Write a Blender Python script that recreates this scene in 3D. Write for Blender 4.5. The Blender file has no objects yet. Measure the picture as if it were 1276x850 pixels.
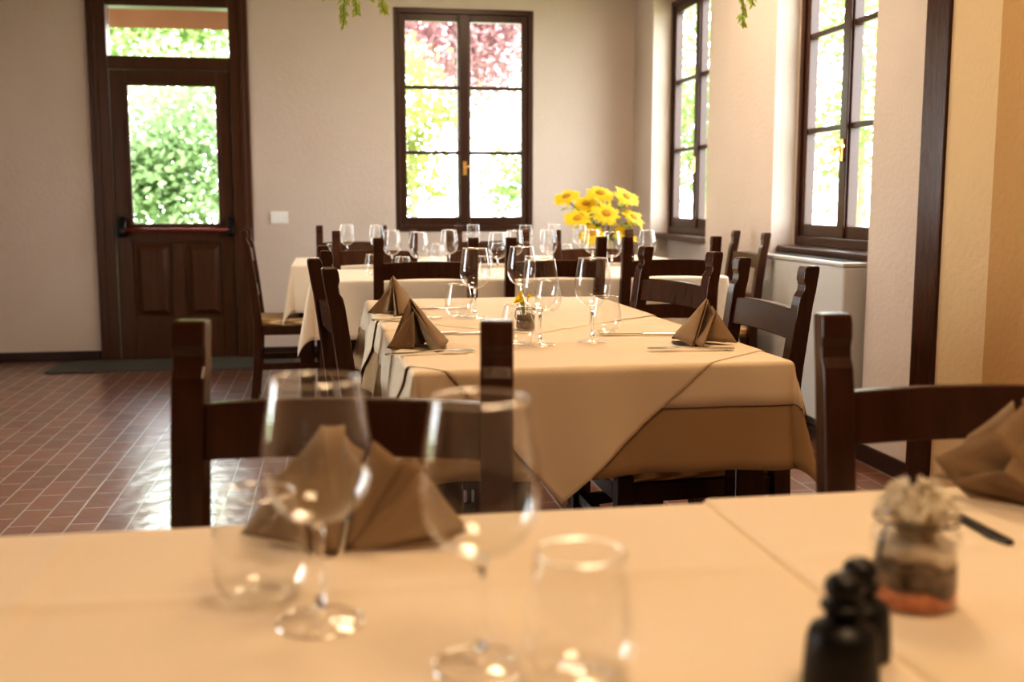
import bpy, bmesh, math, random
from math import sin, cos, pi, radians, atan, atan2, hypot
from mathutils import Vector, Matrix, noise
R = random.Random(7)
S = bpy.context.scene
COL = S.collection

# ------------------------------------------------------------------ camera geometry (1276 x 850)
F = 1350.0; YAW = radians(9.5); HC = 1.10; HOR = 250.0
PIT = atan((425 - HOR) / F)
CAM = Vector((0, 0, HC))
FW = Vector((sin(YAW) * cos(PIT), cos(YAW) * cos(PIT), -sin(PIT)))
RT = Vector((cos(YAW), -sin(YAW), 0))
UP = RT.cross(FW)
def ray(px, py): return FW + RT * ((px - 638) / F) - UP * ((py - 425) / F)
def at(px, py, z):
    d = ray(px, py); return CAM + d * ((z - HC) / d.z)
def aty(px, py, y):
    d = ray(px, py); return CAM + d * (y / d.y)
def atx(px, py, x):
    d = ray(px, py); return CAM + d * (x / d.x)

# ------------------------------------------------------------------ materials
def new_mat(name):
    m = bpy.data.materials.new(name); m.use_nodes = True
    nt = m.node_tree; nt.nodes.clear()
    out = nt.nodes.new('ShaderNodeOutputMaterial')
    return m, nt, out
def pm(name, c1, c2=None, scale=8, stretch=(1, 1, 1), rough=.5, bump=0, bscale=60, metal=0, spec=.5, detail=4, sheen=0, trans=0):
    m, nt, out = new_mat(name); N = nt.nodes; L = nt.links
    p = N.new('ShaderNodeBsdfPrincipled')
    p.inputs['Roughness'].default_value = rough; p.inputs['Metallic'].default_value = metal
    p.inputs['Specular IOR Level'].default_value = spec
    if sheen: p.inputs['Sheen Weight'].default_value = sheen
    tc = N.new('ShaderNodeTexCoord'); mp = N.new('ShaderNodeMapping'); mp.inputs['Scale'].default_value = stretch
    L.new(tc.outputs['Object'], mp.inputs['Vector'])
    nz = N.new('ShaderNodeTexNoise'); nz.inputs['Scale'].default_value = scale; nz.inputs['Detail'].default_value = detail
    L.new(mp.outputs['Vector'], nz.inputs['Vector'])
    mx = N.new('ShaderNodeMix'); mx.data_type = 'RGBA'
    mx.inputs[6].default_value = (*c1, 1); mx.inputs[7].default_value = (*(c2 or c1), 1)
    L.new(nz.outputs['Fac'], mx.inputs[0]); L.new(mx.outputs[2], p.inputs['Base Color'])
    if bump:
        n2 = N.new('ShaderNodeTexNoise'); n2.inputs['Scale'].default_value = bscale; n2.inputs['Detail'].default_value = 5
        L.new(mp.outputs['Vector'], n2.inputs['Vector'])
        b = N.new('ShaderNodeBump'); b.inputs['Strength'].default_value = bump; b.inputs['Distance'].default_value = .01
        L.new(n2.outputs['Fac'], b.inputs['Height']); L.new(b.outputs['Normal'], p.inputs['Normal'])
    sh = p.outputs[0]
    if trans:
        t = N.new('ShaderNodeBsdfTranslucent'); L.new(mx.outputs[2], t.inputs['Color'])
        ms = N.new('ShaderNodeMixShader'); ms.inputs[0].default_value = trans
        L.new(p.outputs[0], ms.inputs[1]); L.new(t.outputs[0], ms.inputs[2]); sh = ms.outputs[0]
    L.new(sh, out.inputs['Surface'])
    return m
def thin_glass(name, tint=(.985, .99, .99), edge=.68, base=.065, power=2.5):
    m, nt, out = new_mat(name); N = nt.nodes; L = nt.links
    lw = N.new('ShaderNodeLayerWeight'); lw.inputs['Blend'].default_value = .5
    pw = N.new('ShaderNodeMath'); pw.operation = 'POWER'; pw.inputs[1].default_value = power
    mu = N.new('ShaderNodeMath'); mu.operation = 'MULTIPLY_ADD'; mu.inputs[1].default_value = edge; mu.inputs[2].default_value = base
    L.new(lw.outputs['Facing'], pw.inputs[0]); L.new(pw.outputs[0], mu.inputs[0])
    t = N.new('ShaderNodeBsdfTransparent'); t.inputs['Color'].default_value = (*tint, 1)
    g = N.new('ShaderNodeBsdfGlossy'); g.inputs['Roughness'].default_value = .02; g.inputs['Color'].default_value = (1, 1, 1, 1)
    ms = N.new('ShaderNodeMixShader')
    L.new(mu.outputs[0], ms.inputs[0]); L.new(t.outputs[0], ms.inputs[1]); L.new(g.outputs[0], ms.inputs[2])
    L.new(ms.outputs[0], out.inputs['Surface'])
    return m
def solid_glass(name):
    m, nt, out = new_mat(name); g = nt.nodes.new('ShaderNodeBsdfGlass'); g.inputs['IOR'].default_value = 1.45
    g.inputs['Roughness'].default_value = .01
    nt.links.new(g.outputs[0], out.inputs['Surface']); return m
def tile_mat():
    m, nt, out = new_mat('terracotta_tiles'); N = nt.nodes; L = nt.links
    p = N.new('ShaderNodeBsdfPrincipled'); p.inputs['Specular IOR Level'].default_value = .6; p.inputs['IOR'].default_value = 1.5
    p.inputs['Coat Weight'].default_value = 1.0; p.inputs['Coat Roughness'].default_value = .235; p.inputs['Coat IOR'].default_value = 3.2
    tc = N.new('ShaderNodeTexCoord'); mp = N.new('ShaderNodeMapping'); mp.inputs['Rotation'].default_value = (0, 0, pi / 2)
    L.new(tc.outputs['Object'], mp.inputs['Vector'])
    br = N.new('ShaderNodeTexBrick'); br.inputs['Scale'].default_value = 1
    br.inputs['Brick Width'].default_value = .20; br.inputs['Row Height'].default_value = .10
    br.inputs['Mortar Size'].default_value = .0036; br.inputs['Mortar Smooth'].default_value = .1
    br.inputs['Color1'].default_value = (.33, .138, .083, 1); br.inputs['Color2'].default_value = (.255, .102, .062, 1)
    br.inputs['Mortar'].default_value = (.55, .49, .455, 1)
    L.new(mp.outputs[0], br.inputs['Vector'])
    nz = N.new('ShaderNodeTexNoise'); nz.inputs['Scale'].default_value = 9; nz.inputs['Detail'].default_value = 5
    L.new(tc.outputs['Object'], nz.inputs['Vector'])
    mx = N.new('ShaderNodeMix'); mx.data_type = 'RGBA'; mx.blend_type = 'MULTIPLY'; mx.inputs[0].default_value = .4
    L.new(br.outputs['Color'], mx.inputs[6]); L.new(nz.outputs['Color'], mx.inputs[7]); L.new(mx.outputs[2], p.inputs['Base Color'])
    mr = N.new('ShaderNodeMapRange'); mr.inputs['To Min'].default_value = .3; mr.inputs['To Max'].default_value = .5
    L.new(nz.outputs['Fac'], mr.inputs['Value']); L.new(mr.outputs[0], p.inputs['Roughness'])
    n2 = N.new('ShaderNodeTexNoise'); n2.inputs['Scale'].default_value = 9; n2.inputs['Detail'].default_value = 2
    L.new(tc.outputs['Object'], n2.inputs['Vector'])
    b0 = N.new('ShaderNodeBump'); b0.inputs['Strength'].default_value = .5; b0.inputs['Distance'].default_value = .008
    L.new(n2.outputs['Fac'], b0.inputs['Height'])
    b = N.new('ShaderNodeBump'); b.inputs['Strength'].default_value = .2; b.inputs['Distance'].default_value = .004; b.invert = True
    L.new(br.outputs['Fac'], b.inputs['Height']); L.new(b0.outputs[0], b.inputs['Normal'])
    L.new(b.outputs[0], p.inputs['Normal']); L.new(b.outputs[0], p.inputs['Coat Normal'])
    L.new(p.outputs[0], out.inputs['Surface']); return m
def rush_mat():
    m, nt, out = new_mat('woven_rush'); N = nt.nodes; L = nt.links
    p = N.new('ShaderNodeBsdfPrincipled'); p.inputs['Roughness'].default_value = .7
    tc = N.new('ShaderNodeTexCoord')
    w = N.new('ShaderNodeTexWave'); w.inputs['Scale'].default_value = 45; w.inputs['Distortion'].default_value = 1.2
    L.new(tc.outputs['Object'], w.inputs['Vector'])
    cr = N.new('ShaderNodeValToRGB'); cr.color_ramp.elements[0].color = (.33, .2, .09, 1); cr.color_ramp.elements[1].color = (.72, .52, .3, 1)
    L.new(w.outputs['Fac'], cr.inputs[0]); L.new(cr.outputs[0], p.inputs['Base Color'])
    b = N.new('ShaderNodeBump'); b.inputs['Strength'].default_value = .5; b.inputs['Distance'].default_value = .004
    L.new(w.outputs['Fac'], b.inputs['Height']); L.new(b.outputs[0], p.inputs['Normal'])
    L.new(p.outputs[0], out.inputs['Surface']); return m

M = {}
M['wall'] = pm('warm_plaster', (.595, .505, .44), (.645, .555, .49), 3, rough=.9, bump=.25, bscale=45, spec=.1)
M['wallyel'] = pm('tan_plaster', (.62, .465, .29), (.66, .51, .33), 3, rough=.9, bump=.25, bscale=45, spec=.1)
M['ochre'] = pm('ochre_plaster', (.47, .295, .14), (.51, .33, .165), 3, rough=.9, bump=.25, bscale=45, spec=.1)
M['ceil'] = pm('ceiling_paint', (.56, .48, .4), (.58, .5, .42), 3, rough=.9)
M['tile'] = tile_mat()
M['wood'] = pm('dark_walnut_wood', (.032, .0116, .0056), (.092, .034, .0142), 9, (6, 6, .7), rough=.26, bump=.05, bscale=20, spec=.5)
M['doorwood'] = pm('door_wood', (.055, .021, .0092), (.128, .053, .022), 7, (5, 5, .5), rough=.33, bump=.08, bscale=20)
M['winwood'] = pm('window_wood', (.042, .017, .0095), (.082, .033, .0165), 7, (5, 5, .6), rough=.3)
M['base'] = pm('baseboard_wood', (.03, .012, .008), (.05, .019, .011), 6, (1, 6, 6), rough=.45)
M['cream'] = pm('cream_linen', (.80, .675, .53), (.84, .715, .57), 3, rough=.9, bump=.22, bscale=8, spec=.1, sheen=.1, trans=.12)
M['cream2'] = pm('cream_linen_overlay', (.77, .635, .475), (.81, .675, .515), 3, rough=.9, bump=.22, bscale=8, spec=.1, sheen=.1, trans=.12)
M['taupe'] = pm('taupe_linen', (.40, .275, .158), (.44, .31, .183), 3, rough=.9, bump=.22, bscale=8, spec=.1, sheen=.1, trans=.1)
M['napkin'] = pm('taupe_napkin', (.28, .195, .122), (.33, .235, .15), 20, rough=.85, bump=.15, bscale=150, spec=.1, sheen=.15, trans=.10)
M['rush'] = rush_mat()
M['glass'] = thin_glass('drinking_glass')
M['rim'] = thin_glass('glass_rim', (.98, .98, .98), .5, .45, 1.5)
M['foot'] = thin_glass('glass_foot', (.99, .99, .99), .4, .06, 3.0)
M['pane'] = thin_glass('window_glass', (.98, .99, .98), .15, .02, 4)
M['solid'] = solid_glass('stem_glass')
M['brass'] = pm('brass', (.75, .5, .2), (.8, .55, .24), 20, rough=.3, metal=1)
M['steel'] = pm('cutlery_steel', (.6, .58, .55), (.68, .66, .62), 20, rough=.22, metal=1)
M['black'] = pm('black_metal', (.012, .012, .014), (.02, .02, .022), 20, rough=.35)
M['mill'] = pm('black_stain', (.007, .0055, .005), (.012, .009, .008), 20, rough=.42)
M['red'] = pm('red_bar', (.22, .03, .018), (.26, .038, .02), 12, rough=.35)
M['white'] = pm('white_plastic', (.84, .82, .79), (.88, .86, .83), 12, rough=.4)
M['heater'] = pm('grey_white_enamel', (.54, .52, .50), (.58, .56, .54), 6, rough=.5)
M['dark'] = pm('dark_grille', (.05, .05, .05), (.08, .08, .08), 12, rough=.6)
M['mat'] = pm('grey_mat', (.085, .082, .07), (.13, .126, .11), 60, rough=.95, bump=.4, bscale=200)
M['yellow'] = pm('yellow_petals', (.92, .66, .03), (.94, .78, .09), 30, rough=.6, trans=.4)
M['fcenter'] = pm('flower_disc', (.36, .18, .015), (.60, .36, .03), 120, rough=.8, bump=.5, bscale=200)
M['green'] = pm('leaf_green', (.22, .32, .05), (.38, .48, .11), 20, rough=.55, trans=.4)
M['sprig'] = pm('sprig_green', (.30, .36, .06), (.45, .48, .11), 20, rough=.55, trans=.35)
M['stem'] = pm('stem_green', (.10, .19, .03), (.15, .24, .05), 20, rough=.6)
M['ceramic'] = pm('pale_ceramic', (.72, .62, .5), (.78, .68, .56), 8, rough=.3)
M['posy'] = pm('dried_petals', (.84, .77, .65), (.92, .88, .78), 60, rough=.9, trans=.2)
M['sand'] = pm('orange_sand', (.35, .10, .05), (.85, .38, .18), 120, rough=.9, detail=1)
M['soil'] = pm('dark_pebbles', (.010, .007, .005), (.30, .20, .12), 110, rough=.8, detail=1)
M['shell'] = pm('cream_filling', (.40, .28, .16), (.90, .83, .71), 110, rough=.8, detail=1)
M['twig'] = pm('twig_brown', (.06, .034, .016), (.12, .07, .035), 40, rough=.8)
M['straw'] = pm('straw_stem', (.6, .48, .3), (.7, .58, .4), 40, rough=.8)
M['awning'] = pm('faded_orange_awning', (.24, .12, .07), (.30, .155, .095), 6, rough=.8, trans=.2)
M['ground'] = pm('pale_gravel', (.27, .32, .17), (.38, .40, .25), 2, rough=.95)
M['bark'] = pm('bark', (.2, .16, .12), (.28, .24, .18), 9, (3, 3, .6), rough=.9)
def leafm(n, a, b): return pm(n, a, b, 1.2, rough=.8, trans=.45, spec=.1)
M['lf_pink'] = leafm('pink_leaves', (.31, .15, .16), (.37, .245, .25))
M['lf_yell'] = leafm('yellow_green_leaves', (.225, .25, .062), (.295, .315, .13))
M['lf_green'] = leafm('fresh_green_leaves', (.15, .23, .072), (.24, .30, .135))
M['lf_pale'] = leafm('pale_green_leaves', (.195, .28, .122), (.295, .365, .22))
M['lf_side'] = leafm('yellow_green_side_leaves', (.16, .225, .068), (.25, .305, .13))

# ------------------------------------------------------------------ mesh helpers
def link(name, bm, mat, parent=None, smooth=False, bevel=0, solid=0, loc=None):
    me = bpy.data.meshes.new(name)
    bmesh.ops.recalc_face_normals(bm, faces=bm.faces)
    bm.to_mesh(me); bm.free()
    if smooth:
        for p in me.polygons: p.use_smooth = True
    me.materials.append(mat)
    o = bpy.data.objects.new(name, me); COL.objects.link(o)
    if parent: o.parent = parent
    if loc is not None: o.location = loc
    if solid:
        s = o.modifiers.new('solid', 'SOLIDIFY'); s.thickness = solid; s.offset = 0
    if bevel:
        b = o.modifiers.new('bevel', 'BEVEL'); b.width = bevel; b.segments = 2; b.limit_method = 'ANGLE'; b.angle_limit = radians(35)
    return o
def nb(): return bmesh.new()
def box(bm, x0, x1, y0, y1, z0, z1, mtx=None):
    vs = [bm.verts.new(Vector(v)) for v in ((x0, y0, z0), (x1, y0, z0), (x1, y1, z0), (x0, y1, z0), (x0, y0, z1), (x1, y0, z1), (x1, y1, z1), (x0, y1, z1))]
    if mtx is not None:
        for v in vs: v.co = mtx @ v.co
    for f in ((0, 3, 2, 1), (4, 5, 6, 7), (0, 1, 5, 4), (1, 2, 6, 5), (2, 3, 7, 6), (3, 0, 4, 7)):
        bm.faces.new([vs[i] for i in f])
    return bm
def prism(bm, pts, fn, a, b):
    A = [bm.verts.new(fn(p[0], p[1], a)) for p in pts]; B = [bm.verts.new(fn(p[0], p[1], b)) for p in pts]
    bm.faces.new(A); bm.faces.new(list(reversed(B)))
    n = len(pts)
    for i in range(n): bm.faces.new([A[i], B[i], B[(i + 1) % n], A[(i + 1) % n]])
    return bm
def lathe(bm, prof, seg=32, c=(0, 0, 0)):
    rings = []
    for r, z in prof:
        if r < 1e-6: rings.append([bm.verts.new((c[0], c[1], c[2] + z))])
        else: rings.append([bm.verts.new((c[0] + r * cos(2 * pi * k / seg), c[1] + r * sin(2 * pi * k / seg), c[2] + z)) for k in range(seg)])
    for a, b in zip(rings, rings[1:]):
        for k in range(seg):
            k2 = (k + 1) % seg
            if len(a) == 1 and len(b) > 1: bm.faces.new([a[0], b[k], b[k2]])
            elif len(b) == 1 and len(a) > 1: bm.faces.new([a[k], b[0], a[k2]])
            elif len(a) > 1: bm.faces.new([a[k], b[k], b[k2], a[k2]])
    return bm
def tube(bm, pts, r, seg=8):
    pts = [Vector(p) for p in pts]; rings = []
    for i, p in enumerate(pts):
        d = (pts[min(i + 1, len(pts) - 1)] - pts[max(i - 1, 0)]).normalized()
        a = d.orthogonal().normalized()
        if rings: 
            a = (prev - d * prev.dot(d)).normalized()
        prev = a; b = d.cross(a)
        rr = r[i] if isinstance(r, (list, tuple)) else r
        rings.append([bm.verts.new(p + (a * cos(2 * pi * k / seg) + b * sin(2 * pi * k / seg)) * rr) for k in range(seg)])
    for A, B in zip(rings, rings[1:]):
        for k in range(seg): bm.faces.new([A[k], A[(k + 1) % seg], B[(k + 1) % seg], B[k]])
    bm.faces.new(list(reversed(rings[0]))); bm.faces.new(rings[-1])
    return bm
def tag(o, label=None, cat=None, group=None, kind=None):
    if label: o['label'] = label
    if cat: o['category'] = cat
    if group: o['group'] = group
    if kind: o['kind'] = kind
    return o
def empty(name, loc=(0, 0, 0), rz=0):
    o = bpy.data.objects.new(name, None); COL.objects.link(o); o.location = loc; o.rotation_euler = (0, 0, rz)
    o.empty_display_size = .1
    return o
def dup(o, parent=None):
    kids = [c for c in ALLKIDS(o)]
    c = o.copy(); COL.objects.link(c); c.parent = parent
    for k in kids: dup(k, c)
    return c
def ALLKIDS(o): return [x for x in list(COL.objects) if x.parent == o]

# ------------------------------------------------------------------ room
YB = at(215, 446, 0).y
XR = aty(788, 250, YB).x
XL, YF, ZC = -3.3, -2.6, 2.95
bx = lambda px, py=250: aty(px, py, YB).x
bz = lambda px, py: aty(px, py, YB).z
ry = lambda px: atx(px, 250, XR).y

def holed(name, horiz, p0, p1, u0, u1, z0, z1, holes, mat):
    bm = nb()
    us = sorted({u0, u1, *[h[0] for h in holes], *[h[1] for h in holes]})
    for ua, ub in zip(us, us[1:]):
        hs = sorted([(h[2], h[3]) for h in holes if h[0] <= ua + 1e-6 and h[1] >= ub - 1e-6])
        z = z0; segs = []
        for a, b in hs:
            if a > z + 1e-6: segs.append((z, a))
            z = b
        if z < z1 - 1e-6: segs.append((z, z1))
        for a, b in segs:
            if horiz: box(bm, ua, ub, p0, p1, a, b)
            else: box(bm, p0, p1, ua, ub, a, b)
    return tag(link(name, bm, mat), kind='structure')

# openings in the back wall
dX0, dX1 = bx(118), bx(315)
WX0, WX1 = bx(493), bx(664)
WZ0, WZ1 = bz(578, 289), bz(578, 11)
DTOP = bz(215, 8) + .10
n1a, n1b = ry(880), ry(811)
n2a, n2b = ry(1084), ry(962)
ND = .12; SK = .085
NZ = WZ1 + .03
ADDED_WIN = ((2.6, 4.2),); LZ0 = .4  # unseen left-wall opening, added to let in cool side light
floor = tag(link('floor', box(nb(), XL, XR + ND, YF, YB, -.1, 0), M['tile']), kind='structure')
tag(link('ceiling', box(nb(), XL - .2, XR + .4, YF - .2, YB + .25, ZC, ZC + .15), M['ceil']), kind='structure')
holed('wall_back', True, YB, YB + .13, XL - .2, XR + .25, 0, ZC, [(dX0, dX1, 0, DTOP), (WX0, WX1, WZ0, WZ1)], M['wall'])
bm = nb()
for a, b in ((YF, n2a), (n2b, n1a), (n1b, YB)): box(bm, XR, XR + ND, a, b, 0, ZC)
for a, b in ((n1a, n1b), (n2a, n2b)): box(bm, XR, XR + ND, a, b, NZ, ZC)
g = .012
for u0, u1, z0, z1 in ((YF, n2a + g, 0, ZC), (n2b - g, n1a + g, 0, ZC), (n1b - g, YB, 0, ZC), (n2a + g, n2b - g, 0, WZ0), (n2a + g, n2b - g, WZ1, ZC), (n1a + g, n1b - g, 0, WZ0), (n1a + g, n1b - g, WZ1, ZC)):
    box(bm, XR + ND, XR + ND + SK, u0, u1, z0, z1)
tag(link('wall_right', bm, M['wall']), kind='structure')
holed('wall_left', False, XL - .13, XL, YF, YB, 0, ZC, [(a, b, LZ0, WZ1) for a, b in ADDED_WIN], M['wall'])
holed('wall_front', True, YF - .2, YF, XL - .2, XR + .25, 0, ZC, [], M['wall'])
bm = nb(); box(bm, XL, dX0 - .002, YB - .016, YB, 0, .062); box(bm, dX1 + .002, XR, YB - .016, YB, 0, .062)
tag(link('baseboard_back', bm, M['base'], bevel=.004), kind='structure')
tY0, tY1 = ry(1181), ry(1150)
pY1 = ry(1256)
bm = nb(); box(bm, XR - .016, XR, tY1 + .002, n2a, 0, .075); box(bm, XR - .016, XR, n2b, n1a, 0, .075); box(bm, XR - .016, XR, n1b, YB - .018, 0, .075)
box(bm, XR + ND - .016, XR + ND, n1a, n1b, 0, .075)
tag(link('baseboard_right', bm, M['base'], bevel=.004), kind='structure')
tag(link('trim_1', box(nb(), XR - .022, XR, tY0 + .01, tY1, 0, ZC), M['wood'], bevel=.004), kind='structure')
tag(link('wall_right_near', box(nb(), XR - .01, XR, pY1, tY0 + .01, 0, ZC), M['wallyel']), kind='structure')
tag(link('trim_2', box(nb(), XR - .06, XR, pY1 - 1.9, pY1, 0, ZC), M['ochre'], bevel=.004), kind='structure')

# ------------------------------------------------------------------ windows
def make_window(name, w, h, loc, rz):
    r = empty(name, loc, rz); tag(r, kind='structure')
    f = .036; bm = nb()
    box(bm, -w / 2, -w / 2 + f, -.03, .05, 0, h); box(bm, w / 2 - f, w / 2, -.03, .05, 0, h)
    box(bm, -w / 2 + f, w / 2 - f, -.03, .05, 0, f + .012); box(bm, -w / 2 + f, w / 2 - f, -.03, .05, h - f, h)
    link('window_frame', bm, M['winwood'], r, bevel=.004)
    sw = w / 2 - f; z0 = f + .012; z1 = h - f
    for s in (-1, 1):
        x0, x1 = (-sw, -.001) if s < 0 else (.001, sw)
        st = .046; bt = .058; tp = .05
        bm = nb()
        box(bm, x0, x0 + st, -.018, .03, z0, z1); box(bm, x1 - st, x1, -.018, .03, z0, z1)
        box(bm, x0 + st, x1 - st, -.018, .03, z0, z0 + bt); box(bm, x0 + st, x1 - st, -.018, .03, z1 - tp, z1)
        a, b = z0 + bt, z1 - tp
        for k in (1, 2):
            zc = a + (b - a) * k / 3; box(bm, x0 + st, x1 - st, -.012, .026, zc - .013, zc + .013)
        so = link('sash', bm, M['winwood'], r, bevel=.003)
        bm = nb(); vs = [bm.verts.new(v) for v in ((x0 + st, .01, a), (x1 - st, .01, a), (x1 - st, .01, b), (x0 + st, .01, b))]; bm.faces.new(vs)
        link('pane', bm, M['pane'], so)
    bm = nb(); box(bm, -.035, .035, -.03, -.018, z0, z1); link('center_bead', bm, M['winwood'], r, bevel=.004)
    hz = h * .29
    bm = nb(); box(bm, -.014, .014, -.04, -.03, hz - .05, hz + .05); tube(bm, [(0, -.04, hz), (0, -.065, hz), (.0, -.068, hz), (.02, -.07, hz + .01), (.085, -.07, hz + .015)], .008, 8)
    link('handle', bm, M['brass'], r, smooth=False)
    return r
make_window('window_1', WX1 - WX0 - .004, WZ1 - WZ0 - .004, ((WX0 + WX1) / 2, YB + .03, WZ0 + .002), 0)
hh = WZ1 - WZ0 - .004
make_window('window_2', n1b - n1a - 2 * g - .004, hh, (XR + ND + .03, (n1a + n1b) / 2, WZ0 + .002), -pi / 2)
make_window('window_3', n2b - n2a - 2 * g - .004, hh, (XR + ND + .03, (n2a + n2b) / 2, WZ0 + .002), -pi / 2)
for k, (a, b) in enumerate(ADDED_WIN):
    make_window('window_%d' % (4 + k), b - a - .004, WZ1 - LZ0 - .004, (XL - .03, (a + b) / 2, LZ0 + .002), pi / 2)  # out-of-view window added for bluish light on floor and cloths
for k, (a, b) in enumerate(((n1a, n1b), (n2a, n2b))):
    tag(link('trim_%d' % (k + 3), box(nb(), XR + .03, XR + ND, a + .002, b - .002, WZ0 - .035, WZ0), M['winwood'], bevel=.006), kind='structure')

# ------------------------------------------------------------------ door
dr = empty('door_1', ((dX0 + dX1) / 2, YB, 0)); tag(dr, kind='structure')
dc = (dX0 + dX1) / 2; wd = dX1 - dX0 - .004
lx0, lx1 = bx(143) - dc, bx(291) - dc
tz0, tz1 = bz(215, 71), bz(215, 9)
ltop = bz(215, 88)
bm = nb()
box(bm, -wd / 2, lx0 - .003, -.03, .12, 0, DTOP - .002); box(bm, lx1 + .003, wd / 2, -.03, .12, 0, DTOP - .002)
box(bm, lx0 - .003, lx1 + .003, -.03, .12, tz1, DTOP - .002); box(bm, lx0 - .003, lx1 + .003, -.02, .12, ltop + .003, tz0)
box(bm, -wd / 2 + .03, -wd / 2 + .06, -.042, -.03, 0, DTOP - .01); box(bm, wd / 2 - .06, wd / 2 - .03, -.042, -.03, 0, DTOP - .01)
link('door_frame', bm, M['doorwood'], dr, bevel=.005)
link('threshold', box(nb(), -wd / 2, wd / 2, .001, .2, -.08, .004), M['base'], dr)
bm = nb(); bm.faces.new([bm.verts.new(v) for v in ((lx0, .04, tz0), (lx1, .04, tz0), (lx1, .04, tz1), (lx0, .04, tz1))]); link('transom_pane', bm, M['pane'], dr)
gx0, gx1 = bx(163) - dc, bx(275) - dc
gz0, gz1 = bz(215, 281), bz(215, 105)
pz0, pz1 = bz(215, 396), bz(215, 302)
bm = nb(); zb_ = .005
box(bm, lx0, gx0, .0, .045, zb_, ltop); box(bm, gx1, lx1, .0, .045, zb_, ltop)
box(bm, gx0, gx1, .0, .045, gz1, ltop); box(bm, gx0, gx1, .0, .045, pz1, gz0); box(bm, gx0, gx1, .0, .045, zb_, pz0)
mid = (gx0 + gx1) / 2
box(bm, mid - .045, mid + .045, .0, .045, pz0, pz1)
lf = link('door_leaf', bm, M['doorwood'], dr, bevel=.004)
for a, b in ((gx0, mid - .045), (mid + .045, gx1)):
    bm = nb(); box(bm, a, b, .018, .03, pz0, pz1)
    A = [bm.verts.new(v) for v in ((a + .02, .018, pz0 + .02), (b - .02, .018, pz0 + .02), (b - .02, .018, pz1 - .02), (a + .02, .018, pz1 - .02))]
    B = [bm.verts.new(v) for v in ((a + .055, -.004, pz0 + .055), (b - .055, -.004, pz0 + .055), (b - .055, -.004, pz1 - .055), (a + .055, -.004, pz1 - .055))]
    for i in range(4): bm.faces.new([A[i], A[(i + 1) % 4], B[(i + 1) % 4], B[i]])
    bm.faces.new(B)
    link('raised_panel', bm, M['doorwood'], lf)
bm = nb(); bm.faces.new([bm.verts.new(v) for v in ((gx0, .03, gz0), (gx1, .03, gz0), (gx1, .03, gz1), (gx0, .03, gz1))]); link('door_pane', bm, M['pane'], lf)
bm = nb()
for x0, x1, z0, z1 in ((gx0 - .014, gx0 + .014, gz0, gz1), (gx1 - .014, gx1 + .014, gz0, gz1), (gx0, gx1, gz0 - .014, gz0 + .014), (gx0, gx1, gz1 - .014, gz1 + .014)):
    box(bm, x0, x1, -.012, .0, z0, z1)
link('glazing_bead', bm, M['doorwood'], lf, bevel=.004)
bz_ = bz(215, 286)
bm = nb(); tube(bm, [(lx0 + .06, -.09, bz_), (lx1 - .03, -.09, bz_)], .012, 10)
pb = link('panic_bar', bm, M['red'], dr, smooth=True)
for x in (lx0 + .05, lx1 - .02):
    bm = nb(); prism(bm, [(-.1, bz_ - .03), (-.1, bz_ + .01), (-.07, bz_ + .035), (-.02, bz_ + .085), (0, bz_ + .09), (0, bz_ - .05), (-.05, bz_ - .05)], lambda p, q, t: Vector((t, p, q)), x - .024, x + .024)
    link('bracket', bm, M['black'], pb, bevel=.008)
bm = nb()
for z in (.25, 1.1, 1.95): tube(bm, [(lx1 + .004, -.012, z), (lx1 + .004, -.012, z + .1)], .009, 8)
link('hinge', bm, M['black'], dr)

# light switch
sp = aty(348, 271, YB)
sw = empty('light_switch', (sp.x, YB, sp.z)); tag(sw, 'white rectangular light switch plate on the wall beside the wooden door', 'light switch')
spl = link('plate', box(nb(), -.062, .062, -.009, 0, -.042, .042), M['white'], sw, bevel=.004)
for k in (-1, 0, 1): link('rocker', box(nb(), k * .034 - .015, k * .034 + .015, -.013, -.009, -.026, .026), M['white'], spl, bevel=.002)

# door mat
mt = link('door_mat', box(nb(), -.78, .78, -.24, .24, 0, .012), M['mat'], bevel=.004, loc=(bx(215) + .03, YB - .36, 0))
tag(mt, 'flat dark grey doormat lying on the tiles in front of the wooden door', 'doormat')

# heater in the near window bay
hy0, hy1 = n2a + .05, n2b - .05
ht = empty('wall_heater', (XR + ND, (hy0 + hy1) / 2, 0)); tag(ht, 'pale grey boxy heater unit below the nearest right hand window', 'heater')
hw = (hy1 - hy0) / 2
link('cabinet', box(nb(), -.2, -.018, -hw, hw, .12, .82), M['heater'], ht, bevel=.008)
tcv = link('top_cover', box(nb(), -.205, -.016, -hw - .004, hw + .004, .82, .838), M['heater'], ht, bevel=.005)
bm = nb()
for k in range(9): box(bm, -.17 + .015 * k, -.164 + .015 * k, -hw + .06, hw - .06, .838, .842)
link('grille', bm, M['dark'], tcv)
for s in (-1, 1): link('foot', box(nb(), -.17, -.04, s * (hw - .06) - .03, s * (hw - .06) + .03, 0, .12), M['dark'], ht, bevel=.004)

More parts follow.
